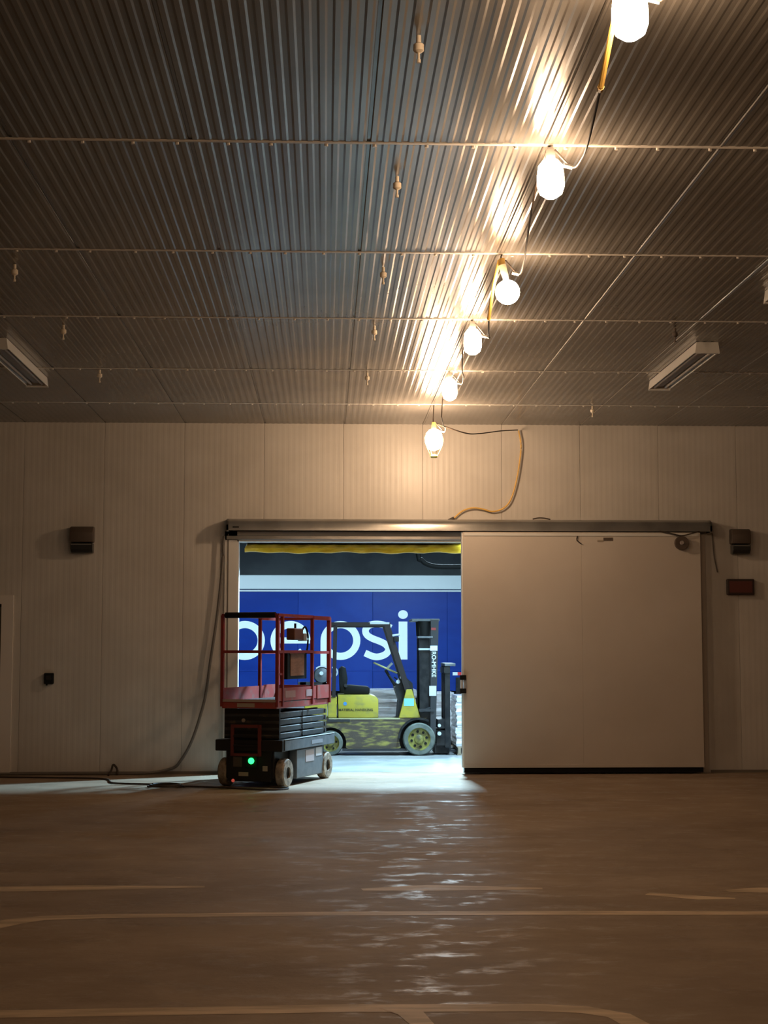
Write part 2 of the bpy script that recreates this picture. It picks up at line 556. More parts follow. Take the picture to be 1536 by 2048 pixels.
# sliding door leaf, standing open to the right
d1 = thing('door_1', None, None); d1['kind'] = 'structure'
LX0, LX1, LY0, LY1 = 1.775, 4.865, 19.77, 19.90
s = MB().box(LX0, 3.311, LY0, LY1, .085, 3.10).bevel(.002, 1).build('panel', door_m, d1)
MB().box(3.312, LX1, LY0, LY1, .085, 3.10).bevel(.002, 1).build('panel', door_m, d1)
MB().box(LX0 + .01, LX1 - .01, LY0 + .01, LY1 - .01, .022, .085).build('bottom_gasket', black_m, d1)
MB().box(LX0, LX1, LY0 - .012, LY0, .085, .125).build('kick_rail', door_m, d1)
MB().box(LX0 - .018, LX0, LY0 + .02, LY1 - .01, .085, 3.10).build('edge_gasket', white_m, d1)
MB().box(LX0 + .02, LX1 - .02, LY0 - .01, LY0, 3.05, 3.085).build('top_rail', white_m, d1)
h = MB()
h.box(LX0 - .05, LX0 + .03, LY0 - .05, LY0, 1.20, 1.26); h.box(LX0 - .05, LX0 + .03, LY0 - .05, LY0, 1.03, 1.09)
h = h.build('handle', black_m, d1)
MB().cyl((LX0 - .03, LY0 - .03, 1.06), (LX0 - .03, LY0 - .03, 1.23), .018, 10).build('grip', paper_m, h)
MB().box(3.60, 3.72, LY0 - .006, LY0, 2.99, 3.03).build('sticker', dark_m, d1)
MB().box(3.52, 3.60, LY0 - .006, LY0, 2.975, 3.0).build('sticker', stick_m, d1)
MB().tube([(3.26, LY0 - .012, 3.05), (3.25, LY0 - .012, 3.0), (3.29, LY0 - .012, 2.96), (3.31, LY0 - .012, 2.95)], .008, 6, 3).build('hook', cord_b, d1)

# track hood
t = thing('track_hood', 'long steel hood over the sliding door track', 'door track', (0, WY, 3.1))
prof = [(-.02, .17), (-.16, .165), (-.22, .135), (-.25, .085), (-.25, .012), (-.235, .012), (-.235, .08), (-.21, .12), (-.15, .15), (-.02, .15)]
MB().prism(prof, -1.27, 5.02, 'X').build('hood', track_m, t, True)
for x in (-1.27, 4.995):
    MB().prism([(-.02, .17), (-.16, .165), (-.22, .135), (-.25, .085), (-.25, 0.0), (-.02, 0.0)], x, x + .025, 'X').build('end_cap', track_m, t)
MB().box(-1.24, 4.99, -.14, -.09, .03, .10).build('track', arm_m, t)
MB().box(-1.19, -1.11, -.256, -.25, .045, .06).build('slot', black_m, t)
MB().tube([(2.70, -.1, .18), (2.78, -.1, .195), (2.86, -.1, .19), (2.93, -.1, .175)], .009, 6).build('cable_stub', cord_b, t)

# pulley under the hood
x, z = at(1363, 1086, 19.72)
pl = thing('counterweight_pulley', 'dark round pulley hanging under the right end of the door track', 'pulley', (x, 19.72, z))
MB().lathe([(.0, -.02), (.03, -.03), (.085, -.03), (.09, -.02), (.075, 0), (.09, .02), (.085, .03), (.0, .03)], axis='Y', n=24).build('wheel', dark_m, pl, True)
MB().lathe([(0, -.05), (.022, -.05), (.03, -.03)], axis='Y', n=12).build('hub', mat('worn_steel', (0.35, 0.3, 0.28), .5), pl, True)
MB().tube([(-.28, .02, .155), (-.12, .0, .12), (0, 0, .095), (.12, 0, .12), (.24, .02, .155)], .009, 6).build('cable', cord_b, pl)

# hanging cable right of the door
a = at(1426, 1066, 19.9); b = at(1428, 1110, 19.95); c = at(1435, 1145, 19.95)
tag(MB().tube([(a[0], 19.95, a[1]), (b[0], 19.95, b[1]), (c[0], 19.95, c[1])], .008, 6).build('hanging_cable', cord_d),
    'short thin cable hanging from the right end of the door track', 'cable')

# personnel door at the far left
d2 = thing('door_2', None, None); d2['kind'] = 'structure'
MB().box(DL0, DL1, WY - .015, WY - .005, 0.01, 2.13).build('leaf', mat('grey_green_door', (0.14, 0.13, 0.09), .5), d2)
f = MB(); f.box(DL1, DL1 + .15, WY - .05, WY - .02, 0, 2.28); f.box(DL0 - .11, DL0, WY - .05, WY - .02, 0, 2.28); f.box(DL0, DL1, WY - .05, WY - .02, 2.17, 2.28)
f.build('door_frame', mat('frame_paint', (0.78, 0.72, 0.66), .45), d2)
MB().box(DL0, DL1, WY - .025, WY - .012, 2.13, 2.165).build('black_gap_strip', black_m, d2)  # black strip stands in for the dark gap above the leaf
MB().cyl((DL0 + .1, WY - .015, 1.0), (DL0 + .1, WY - .07, 1.0), .022, 10).build('handle', chrome_m, d2)

# wall packs, sign box, outlet
def wall_pack(px0, px1, py0, py1, label):
    x0, z1 = at(px0, py0, WY - .1); x1, z0 = at(px1, py1, WY - .1)
    h = z1 - z0
    t = thing('wall_light', label, 'wall light', ((x0 + x1) / 2, WY - .02, z0), group='unlit wall lights')
    wd = (x1 - x0) / 2
    def ring(y, k): return None
    m = MB()
    pr = [(0, h * .40), (-.15, h * .40), (-.155, h * .75), (-.13, h * .95), (-.09, h), (0, h)]
    m.prism(pr, -wd, wd, 'X'); m.bevel(.012, 2)
    m.build('housing', dark_m, t, True)
    MB().prism([(0, 0), (-.10, 0), (-.145, h * .14), (-.148, h * .37), (0, h * .37)], -wd + .012, wd - .005, 'X').bevel(.008, 1).build('lens', lens_m, t)
    MB().box(-wd + .02, wd - .02, -.155, -.149, h * .30, h * .33).build('visor', mat('grey_lip', (.2, .19, .17), .4), t)
wall_pack(141, 187, 1053, 1106, 'dark boxy unlit wall light left of the doorway')
wall_pack(1461, 1500, 1058, 1108, 'dark boxy unlit wall light right of the sliding door')
x0, z1 = at(1453, 1158, 19.95); x1, z0 = at(1508, 1190, 19.95)
t = thing('sign_box', 'small dark maroon rectangular sign box below the right wall light', 'sign box', ((x0 + x1) / 2, WY - .02, z0))
MB().box(-(x1 - x0) / 2, (x1 - x0) / 2, -.06, 0, 0, z1 - z0).bevel(.012, 2).build('housing', mat('sign_housing', (.04, .022, .016), .5), t)
MB().box(-(x1 - x0) / 2 + .03, (x1 - x0) / 2 - .03, -.064, -.06, .03, z1 - z0 - .03).build('face', mat('maroon_face', (.12, .035, .028), .4), t)
x, z = at(98, 1357, 19.95)
t = thing('outlet_box', 'small black outlet box low on the wall beside the left door', 'outlet', (x, WY - .02, z - .07))
MB().box(-.06, .06, -.06, 0, 0, .14).bevel(.008, 1).build('box', black_m, t)
MB().box(-.035, .035, -.068, -.06, .05, .11).build('cover_plate', lens_m, t)
MB().cyl((-.03, -.02, 0.02), (-.03, -.02, -.02), .012, 8).build('gland', black_m, t)

# grey hose down the left side of the doorway, then along the floor
pts = [(448, 1072), (444, 1140), (433, 1240), (421, 1320), (411, 1390), (398, 1440), (382, 1485), (362, 1520), (343, 1537)]
P = [(*(at(px, py, 19.90)[:1]), 19.90, at(px, py, 19.90)[1]) for px, py in pts]
P = [(p[0], 19.905, max(p[2], .03)) for p in P]
P += [(-2.3, 19.86, .02), (-2.9, 19.85, .02), (-3.6, 19.86, .02), (-4.6, 19.82, .02), (-6.5, 19.85, .02)]
tag(MB().tube(P, .018, 8).build('hose', cord_d), 'long grey hose hanging beside the doorway and running left along the wall base', 'hose')
tag(MB().tube([(-2.62, 19.80, .012), (-2.63, 19.84, .08), (-2.68, 19.86, .13), (-2.70, 19.82, .06), (-2.72, 19.7, .012)], .014, 6).build('cord_end', cord_b),
    'short loose cord end curling up at the foot of the left wall', 'cord')
fl = [(-6.0, 19.6), (-4.6, 19.55), (-3.4, 19.35), (-2.7, 19.15), (-2.5, 18.55), (-2.05, 18.35), (-1.95, 18.1), (-1.55, 18.05), (-1.1, 17.85), (-.7, 17.60), (-.5, 17.62), (-.42, 17.80), (-.66, 18.02)]
tag(MB().tube([(x, y, .012) for x, y in fl], .011, 6).build('extension_cord', cord_b),
    'dark extension cord snaking over the floor to the scissor lift', 'cord')
co = []
for i in range(26):
    a = i * .62
    co.append((-1.83 + .22 * math.cos(a) * (1 - i * .012), 18.02 + .13 * math.sin(a), .012 + i * .0012))
tag(MB().tube(co, .010, 6, 3).build('cord_coil', cord_b), 'dark cord lying in loose loops on the floor left of the scissor lift', 'cord')

# ------------------------------------------------------------------ string of temporary lamps
LAMPX = 1.31
def lamp_proto():
    t = thing('hanging_lamp', 'x', 'lamp', (0, 0, 0), group='lit bulbs in a row below the ceiling')
    MB().lathe([(.0, .0), (.045, -.005), (.072, -.04), (.08, -.10), (.08, -.16), (.065, -.205), (.03, -.23), (0, -.235)], n=16).build('bulb', bulb_m, t, True)
    s = MB().lathe([(.0, .07), (.02, .07), (.026, .055), (.03, .0), (.034, -.012), (0, -.012)], n=12).build('socket', white_m, t, True)
    return t
lp = lamp_proto()
lamps = [(1.60, 4.42, 'x'), (4.0, 4.42, 'x'),
         (6.40, 4.487, 'cut by the top edge of the picture, nearest of the row of bulbs'),
         (8.75, 4.517, 'second nearest of the row of bulbs'),
         (13.53, 4.510, 'second bulb beyond the low round one'),
         (16.07, 4.515, 'last bulb before the one near the wall')]
first = True
LB = {6.40: 'large white glowing bulb cut off by the top edge of the photo',
      8.75: 'large glowing bulb with a cross shaped glare, just below the topmost bulb',
      13.53: 'glowing jar shaped bulb next beyond the low round globe bulb',
      16.07: 'small glowing jar shaped bulb between two others, second from the far wall',
      4.0: 'glowing bulb of the lamp row above and behind the photo edge',
      1.60: 'glowing bulb of the lamp row overhead, beyond the photo edge'}
OBJS = []
for y, z, _ in lamps:
    z = min(z, CZ - .09)
    if first:
        o = lp; o.location = (LAMPX, y, z); first = False
    else:
        o = copy_tree(lp, None, (LAMPX, y, z))
    o['label'] = LB[y]
    OBJS.append((o, (LAMPX, y, z + .06)))
# low round globe, a little askew, on a longer neck
g = thing('hanging_lamp', 'round glowing globe bulb on a pale neck, third from the top of the photo', 'lamp', (LAMPX, 11.23, 4.44), group='lit bulbs in a row below the ceiling')
prof = [(0, -.113)] + [(0.092 * math.sin(a * PI / 12), -.205 + .092 * math.cos(a * PI / 12)) for a in range(1, 12)] + [(0, -.297)]
MB().lathe(prof, c=(.04, 0, 0), n=18).build('bulb', bulb_m, g, True)
MB().cyl((0, 0, 0), (.035, 0, -.125), .030, 12, .022).build('neck', mat('pale_neck', (.8, .7, .5), .5), g, True)
MB().lathe([(0, .05), (.02, .05), (.028, .0), (0, .0)], n=12).build('socket', cord_y, g, True)
OBJS.insert(4, (g, (LAMPX, 11.23, 4.48)))
# the one hanging in front of the far wall
g2 = thing('hanging_lamp', 'glowing bulb in front of the far wall, lowest in the photo of the lamp row', 'lamp', (1.30, 18.32, 4.23), group='lit bulbs in a row below the ceiling')
MB().lathe([(0, 0), (.05, -.01), (.09, -.05), (.105, -.11), (.1, -.18), (.07, -.24), (0, -.27)], n=18).build('bulb', mat('brighter_bulb', (1, .9, .7), .4, emis=BULB_COL, es=BULB_E * 1.9), g2, True)
MB().lathe([(0, .08), (.022, .08), (.03, 0), (0, 0)], n=12).build('socket', cord_y, g2, True)
MB().lathe([(.03, -.31), (.05, -.335), (.035, -.35), (0, -.35)], n=12).build('guard_tip', mat('yellow_guard', (.85, .7, .1), .4), g2, True)
gd = MB()
for k in range(4):
    a = k * PI / 2 + .4
    gd.tube([(.03 * math.cos(a), .03 * math.sin(a), 0), (.12 * math.cos(a), .12 * math.sin(a), -.1), (.11 * math.cos(a), .11 * math.sin(a), -.2), (.04 * math.cos(a), .04 * math.sin(a), -.335)], .003, 4, 4)
gd.build('wire_guard', mat('yellow_guard', (.85, .7, .1), .4), g2)
OBJS.append((g2, (1.30, 18.32, 4.31)))
for i, (o, p) in enumerate(OBJS):
    O = Vector(o.location)
    x, y, z = p
    MB().tube([Vector((x, y, z - .005)) - O, Vector((x - .008, y, z + .02)) - O, Vector((x, y, CZ - .010)) - O], .006, 6).build('hook', cord_b, o)
    if i + 1 < len(OBJS):
        a, b = p, OBJS[i + 1][1]
        yl = i in (2, 4)
        q = .36 if yl else .22
        z0 = min(a[2], b[2])
        P = [Vector(v) - O for v in ((a[0] - .02, a[1] + .01, a[2]), (a[0] - .055, a[1] + .12, a[2] - q * .55), (a[0] - .06, a[1] + .38, z0 - q),
             (a[0] + .02, (a[1] + b[1]) / 2, z0 - q * .95), (b[0] + .10, b[1] - .5, z0 - q * .6), (b[0] + .12, b[1] - .05, z0 - .12), (b[0] + .02, b[1] - .03, b[2] - .01))]
        c = MB().tube(P[2:], .006, 6).build('power_cord', cord_b, o, True)
        MB().tube(P[:3], .013 if yl else .006, 8).build('lead', cord_y if yl else cord_b, c, True)
        MB().cyl(P[5], P[5] + Vector((-.05, 0, .012)), .014, 8).build('connector', white_m, c)
        if yl: MB().cyl(P[2], P[2] + Vector((.005, .05, .005)), .016, 8).build('connector', cord_y, c)
# yellow supply cord by the wall
A = []
for px, py, Y in ((930, 866, 18.6), (960, 867, 19.0), (1000, 862, 19.4), (1035, 860, 19.88)):
    x, z = at(px, py, Y); A.append((x, Y, z))
B = []
for px, py in ((1037, 861), (1042, 890), (1039, 925), (1032, 965), (1021, 1000), (1006, 1017), (985, 1023), (965, 1018), (945, 1016), (925, 1022), (908, 1036)):
    x, z = at(px, py, 19.93); B.append((x, 19.93, z))
c = thing('supply_cord', 'orange yellow supply cord draped from the last bulb down the wall to the door track', 'cord')
MB().tube([(1.31, 18.32, 4.30)] + A, .008, 6).build('dark_lead', cord_b, c, True)
MB().tube(B, .010, 8).build('yellow_lead', cord_y, c, True)
MB().cyl(B[-1], (B[-1][0] - .1, 19.92, B[-1][2] - .05), .02, 8).build('plug', cord_b, c)

# ------------------------------------------------------------------ small ceiling fittings
FY = [7.16, 9.37, 11.66, 13.82, 16.2]
def fitting(x, y, label, m=white_m):
    t = thing('ceiling_fitting', label, 'ceiling fitting', (x, y, CZ - .006), group='small caps with stems under the ceiling')
    MB().lathe([(0, 0), (.012, 0), (.012, -.035), (.026, -.045), (.026, -.075), (.012, -.085), (0, -.085)], n=12).build('cap', m, t, True)
    MB().lathe([(0, -.08), (.006, -.08), (.006, -.115), (.010, -.118), (.010, -.135), (0, -.135)], n=8).build('stem', m, t, True)
    return t
cream = mat('cream_plastic', (.85, .75, .6), .4)
od = ['nearest, highest in the photo', 'second from the top of the photo', 'third from the top', 'fourth from the top', 'lowest, nearest the far wall']
for i, y in enumerate(FY):
    fitting(.44, y, 'cream ceiling cap, middle row, %s' % od[i], cream)
for y, l in ((11.68, 'highest and leftmost of three'), (13.89, 'middle of three'), (16.15, 'lowest of three, beyond the left ceiling light')):
    fitting(-2.386, y, 'cream ceiling cap, left row, %s' % l, cream)
fitting(3.20, 13.81, 'dark stemmed cap on the ceiling left of the right ceiling light', dark_m)
fitting(3.23, 18.36, 'tiny pale stemmed cap on the ceiling near the far wall, right side', cream)

# ------------------------------------------------------------------ unlit strip lights
def strip_light(xc, y0, y1, label):
    t = thing('ceiling_light', label, 'ceiling light', (xc, y0, CZ), group='unlit strip lights on the ceiling')
    L = y1 - y0
    MB().prism([(-.115, -.10), (-.105, -.004), (.105, -.004), (.115, -.10), (.107, -.10), (.095, -.03), (-.095, -.03), (-.107, -.10)], 0.03, L - .03, 'Y').build('housing', white_m, t)
    for y in (0.0, L - .03):
        MB().prism([(-.12, -.112), (-.105, -.004), (.105, -.004), (.12, -.112)], y, y + .03, 'Y').build('end_cap', white_m, t)
    MB().box(-.03, .03, .04, L - .04, -.075, -.03).build('channel', mat('inner_channel', (.3, .28, .26), .5), t)
    for x in (-.06, .06):
        MB().cyl((x, .05, -.08), (x, L - .05, -.08), .016, 10).build('tube', mat('unlit_tube', (.45, .42, .4), .25), t, True)
    for x in (-.075, .075):
        MB().box(x - .02, x + .02, .03, .055, -.11, -.03).build('lamp_holder', white_m, t)
    return t
strip_light(3.66, 14.45, 16.6, 'unlit strip light on the ceiling at the right, whole in view')
strip_light(-3.13, 14.5, 16.65, 'unlit strip light on the ceiling at the left edge of the photo')
strip_light(3.72, 10.1, 12.35, 'unlit strip light at the right edge, only its far tip in the photo')

# ------------------------------------------------------------------ yellow vinyl roll above the doorway
t = thing('rolled_curtain', 'yellow vinyl curtain rolled up under the top of the doorway', 'curtain', (0, 20.3, 2.86))
m = MB()
n = 40; prev = None
for i in range(n + 1):
    x = -1.06 + (1.80 + 1.06) * i / n
    zb = .0 + .007 * math.sin(i * 1.1) + .006 * math.sin(i * .37 + 1)
    yy = .012 * math.sin(i * 1.7)
    ring = [m.bm.verts.new((x + dx, y, z)) for (dx, y, z) in ((0, -.05 + yy, zb), (-.0, -.075 + yy * .5, .05), (.03, -.06 - yy, .10), (.03, .06, .13), (0, .06, zb))]
    if prev:
        for k in range(5):
            m.face([prev[k], ring[k], ring[(k + 1) % 5], prev[(k + 1) % 5]])
    else: m.face(ring)
    prev = ring
m.face(prev)
m.build('vinyl_sheet', yel_m, t, True)
MB().box(-1.10, 1.80, -.10, .10, .13, .28).build('roller_housing', fdark_m, t)

# ------------------------------------------------------------------ loading bay
BX0, BX1, BY1, BZ = -14, 14, 47.0, 6.4
tag(MB().box(BX0, BX1, WY + .2, BY1, -.2, -.0005).build('floor', bayfloor_m), kind='structure')
tag(MB().box(BX0, BX1, BY1, BY1 + .2, 0, BZ).build('wall_bay_far', conc_w), kind='structure')
tag(MB().box(BX0 - .2, BX0, WY + .2, BY1, 0, BZ).build('wall_bay_left', conc_w), kind='structure')
tag(MB().box(BX1, BX1 + .2, WY + .2, BY1, 0, BZ).build('wall_bay_right', conc_w), kind='structure')
tag(MB().box(BX0, BX1, WY + .15, BY1 + .2, BZ, BZ + .2).build('ceiling', conc_w), kind='structure')
for i, (x, y, z, W, sx, sy) in enumerate(TUNED):
    nm = 'flood_light' if i == 0 else 'high_bay_or_added_light'
    t = thing(nm, ['small flood lamp just outside above the doorway', 'high bay lamp above the forklift', 'high bay lamp before the right half of the trailer',
                   'high bay lamp before the left half of the trailer', 'added unseen lamp behind the sliding door, lighting the forklift and loads'][i], 'lamp', (x, y, z))
    MB().box(-sx / 2 - .03, sx / 2 + .03, -sy / 2 - .03, sy / 2 + .03, .012, .10).build('housing', fgrey_m, t)
    MB().box(-.015, .015, -.015, .015, .10, BZ - z).build('rod', fgrey_m, t)
    ld = bpy.data.lights.new('lamp_glow', 'AREA')
    ld.shape = 'RECTANGLE'; ld.size = sx; ld.size_y = sy; ld.energy = W; ld.color = (0.42, 0.74, 1.0) if i == 0 else BAY_COL
    lo = bpy.data.objects.new('lamp_glow', ld); col.objects.link(lo); lo.parent = t; lo.location = (0, 0, 0)
    if i == 0: lo.rotation_euler = (-math.radians(48), 0, math.radians(-6)); lo.location = (0, -.17, .03)
    MB().box(-sx / 2, sx / 2, -sy / 2, sy / 2, .002, .012).build('lens', mat('lamp_lens%d' % (i > 0), (.8, .9, 1), .3, emis=BAY_COL, es=60.0), t)
P = [(*at(px, py, 27.0)[:1], 27.0, at(px, py, 27.0)[1]) for px, py in ((836, 1108), (842, 1119), (853, 1128), (872, 1133), (900, 1134), (930, 1133), (960, 1128), (985, 1110))]
P.append((P[-1][0] + .15, 27, 4.2)); P.append((P[-1][0], 27, BZ))
tag(MB().tube([(P[0][0] - .2, 27, BZ), (P[0][0] - .15, 27, 4.4)] + P, .045, 10).build('hanging_duct', black_m, None, True), 'black hose sagging high up behind the right end of the yellow curtain', 'hose')

# ------------------------------------------------------------------ trailer
TY = 44.0
def tx(px): return at(px, 1250, TY)[0]
def tz(py): return at(700, py, TY)[1]
tr = thing('trailer', 'long blue semi trailer with big white lettering parked behind the forklift', 'trailer', (0, 0, 0))
x0 = tx(596) - 4 * 2.13
k = 0
x = x0
while x < 6.6:
    MB().box(x + .003, x + 2.13 - .003, TY, TY + .06, .42, 3.25).bevel(.003, 1).build('panel', blue_fade if k == 4 else blue_m, tr)
    x += 2.13; k += 1
TX0, TX1 = x0, x
MB().box(TX0, TX1, TY + .06, TY + 2.55, .95, 3.70).build('body', blue_m, tr)
m = MB().box(TX0, TX1, TY - .03, TY + .1, 3.31, 3.71); m.bevel(.02, 2); m.build('top_rail', alu_m, tr)
MB().box(TX0, TX1, TY - .05, TY + .06, 3.24, 3.285).build('drip_rail', alu_m, tr)
for i in range(2):
    a = tx(905) + 2.6 * i
    MB().box(a, a + .14, TY - .006, TY, .86, .95).build('reflector', letter_m, tr)
    MB().box(a + .14, a + .34, TY - .006, TY, .86, .95).build('reflector', mat('red_reflector', (.75, .04, .05), .3, emis=(1, .08, .08), es=.0), tr)
MB().box(TX0, TX1, TY - .012, TY, .985, 1.02).build('side_rail', blue_fade, tr)
for a in (tx(915), tx(925)):
    MB().box(a - .06, a + .06, TY - .12, TY - .02, 0.0, .80).build('landing_leg', fdark_m, tr)
for a in (TX0 + 1.2, TX0 + 2.5, TX1 - 1.2):
    MB().lathe([(0, 0), (.2, 0), (.25, .05), (.48, .05), (.5, .1), (.5, .3), (.48, .34), (0, .34)], c=(a, TY + .2, .5), axis='Y', n=20).build('wheel', black_m, tr, True)
    MB().cyl((a, TY + .4, .5), (a, TY + 2.2, .5), .07, 8).build('axle', fdark_m, tr)
# lettering
SW = .205
def circ(cx, cz, rx, rz, a0, a1, n=40):
    return [(cx + rx * math.cos(math.radians(a0 + (a1 - a0) * i / n)), cz + rz * math.sin(math.radians(a0 + (a1 - a0) * i / n))) for i in range(n + 1)]
yz0, yz1 = TY - .010, TY + .001
zt, zb_ = tz(1242), tz(1320)
cz = (zt + zb_) / 2; rr = (zt - zb_) / 2 - SW / 2
def letter_p(cxpx):
    cx = tx(cxpx)
    m = MB(); m.stroke(circ(cx, cz, rr * 1.03, rr, 0, 360)[:-1], SW, yz0, yz1, True)
    xs = cx - rr * 1.03
    m.stroke([(xs, cz), (xs, cz - rr - .95)], SW, yz0 - .003, yz1)
    m.build('letter', letter_m, tr)
letter_p(490); letter_p(681)
m = MB(); cx = tx(581)
m.stroke(circ(cx, cz, rr * 1.03, rr, 0, 318), SW, yz0, yz1)
m.stroke([(cx - rr, cz + .0), (cx + rr + SW * .5, cz + .0)], SW * .85, yz0 - .003, yz1)
m.build('letter', letter_m, tr)
m = MB()
S = [(782, 1256), (768, 1250), (752, 1248), (738, 1251), (731, 1260), (734, 1270), (745, 1277), (758, 1282), (770, 1288), (777, 1297), (773, 1307), (760, 1313), (747, 1313), (730, 1306)]
SP = [(tx(a), tz(b)) for a, b in S]
Q = []
E = [SP[0]] + SP + [SP[-1]]
for i in range(1, len(E) - 2):
    for q in range(4):
        tt = q / 4
        Q.append(tuple(0.5 * (2 * E[i][d] + (E[i + 1][d] - E[i - 1][d]) * tt + (2 * E[i - 1][d] - 5 * E[i][d] + 4 * E[i + 1][d] - E[i + 2][d]) * tt * tt + (3 * E[i][d] - E[i - 1][d] - 3 * E[i + 1][d] + E[i + 2][d]) * tt ** 3) for d in (0, 1)))
Q.append(SP[-1])
m.stroke(Q, SW * .93, yz0, yz1); m.build('letter', letter_m, tr)
m = MB(); xi = tx(806)
m.stroke([(xi, tz(1243)), (xi, tz(1319))], .25, yz0, yz1)
m.prism(circ(xi, tz(1229), .14, .125, 0, 352, 23), yz0, yz1, 'Y')
m.build('letter', letter_m, tr)

# ------------------------------------------------------------------ pallets and wrapped loads
def pallet(x0, x1, y0, y1, label):
    t = thing('pallet', label, 'pallet', ((x0 + x1) / 2, (y0 + y1) / 2, 0), group='wooden pallets under wrapped loads')
    wx, wy = (x1 - x0) / 2, (y1 - y0) / 2
    n = 6
    for i in range(n):
        y = -wy + .05 + (2 * wy - .1) * i / (n - 1)
        MB().box(-wx, wx, y - .045, y + .045, .11, .13).build('deck_board', wood_m, t)
    for x in (-wx + .03, 0, wx - .03):
        MB().box(x - .02, x + .02, -wy, wy, .02, .11).build('stringer', wood_m, t)
    for y in (-wy + .05, 0, wy - .05):
        MB().box(-wx, wx, y - .045, y + .045, 0.0, .02).build('bottom_board', wood_m, t)
def load(x0, x1, y0, y1, z1, label, nl=6):
    t = thing('wrapped_load', label, 'wrapped goods', ((x0 + x1) / 2, (y0 + y1) / 2, .13), group='film wrapped pallet loads')
    wx, wy = (x1 - x0) / 2, (y1 - y0) / 2
    h = (z1 - .13) / nl
    for i in range(nl):
        dx = random.uniform(-.012, .012); s = random.uniform(-.018, .0)
        m = MB().box(-wx - s * 0 + dx + .0, wx + dx + s, -wy - s, wy + s, i * h + .001, (i + 1) * h - .001)
        bmesh.ops.subdivide_edges(m.bm, edges=m.bm.edges[:], cuts=3, use_grid_fill=True)
        for v in m.bm.verts:
            e = abs(v.co.z - (i + .5) * h) / (h / 2)
            v.co.x *= 1 - .02 * e; v.co.y *= 1 - .02 * e
            if e < .95: v.co += Vector((random.uniform(-.008, .008), random.uniform(-.012, .012), 0))
        m.build('wrapped_layer', film_m, t, True)
pallet(.74, 1.52, 25.4, 26.4, 'pallet under the wrapped load seen through the forklift')
load(.70, 1.50, 25.4, 26.4, .93, 'film wrapped load seen between the forklift seat and its front pillar')
pallet(1.66, 2.16, 25.5, 26.4, 'pallet under the narrow wrapped load behind the forklift mast')
load(1.62, 2.14, 25.5, 26.4, .88, 'narrow film wrapped load glimpsed behind the forklift mast')
pallet(2.0, 3.0, 23.35, 24.35, 'pallet on the floor ahead of the forklift, cut by the door edge')
load(1.98, 3.0, 23.35, 24.35, .89, 'film wrapped load in front of the forklift forks, half hidden by the sliding door', 8)

# ------------------------------------------------------------------ forklift
S_ = 23.25 / FPX
def fx(px): return (px - 650) * S_
def fz(py): return EYE + .012 - (py - 1300) * S_
YN, YF = 23.32, 24.28
ft = thing('forklift', 'old yellow forklift with dark mast, side on beyond the doorway', 'forklift', (0, 0, 0))
def archpts(cx, cz, r, a0, a1, n=12):
    return [(cx + r * math.cos(math.radians(a0 + (a1 - a0) * i / n)), cz + r * math.sin(math.radians(a0 + (a1 - a0) * i / n))) for i in range(n + 1)]
rwx, rwz, rwr = fx(662), .185, .185
fwx, fwz, fwr = fx(838), .245, .245
top = fz(1437)
pts = [(-.30, .20), (-.27, .12), (rwx - .235, .12)] + archpts(rwx, rwz, .235, 195, -15) + [(rwx + .26, .10), (fwx - .33, .09)] + archpts(fwx, fwz, .30, 205, 75) + [(fwx + .12, top), (fx(800), top), (-.28, top), (-.32, top - .06)]
MB().prism(pts, YN + .06, YF - .06, 'Y').build('frame', fgrime_m, ft)
# counterweight, rear hood, hood
MB().prism([(-.30, top + .003), (fx(655), top + .003), (fx(655), fz(1400)), (-.26, fz(1400)), (-.31, fz(1408))], YN + .08, YF - .08, 'Y').bevel(.012, 2).build('counterweight', fy_m, ft)
MB().box(fx(656), fx(674), YN + .08, YF - .08, top + .003, fz(1395)).bevel(.008, 1).build('side_cover', fy_m, ft)
hd = MB().prism([(fx(677), top + .003), (fx(757), top + .003), (fx(757), fz(1400)), (fx(752), fz(1394)), (fx(742), fz(1391)), (fx(676), fz(1391))], YN + .08, YF - .08, 'Y').bevel(.01, 2).build('engine_hood', fy_m, ft, True)
MB().lathe([(0, 0), (.028, 0), (.028, -.003), (0, -.003)], c=(fx(690.5), YN + .078, fz(1408.5)), axis='Y', n=16).build('round_sticker', mat('blue_sticker', (.06, .25, .55), .4), hd)
o = link('lettering', text_mesh('MATERIAL HANDLING', .052, mat('dark_olive_letters', (.05, .05, .01), .5)), hd, (fx(712), YN + .077, fz(1421)), (PI / 2, 0, 0))
MB().box(fx(674.3), fx(676.5), YN + .075, YN + .09, fz(1433), fz(1409)).build('latch', black_m, ft)
MB().box(fx(658), fx(800), YN + .052, YN + .062, top - .018, top + .001).build('top_edge', mat('pale_yellow_edge', (.45, .43, .24), .5), ft)  # thin paler strip along the top edge of the frame
# frame step rail
MB().box(fx(685), fx(815), YN + .02, YN + .07, .07, .10).build('side_rail', fgrey_m, ft)
MB().box(fx(655), fx(700), YN + .045, YN + .062, fz(1444), fz(1439)).build('step_edge', fgrey_m, ft)
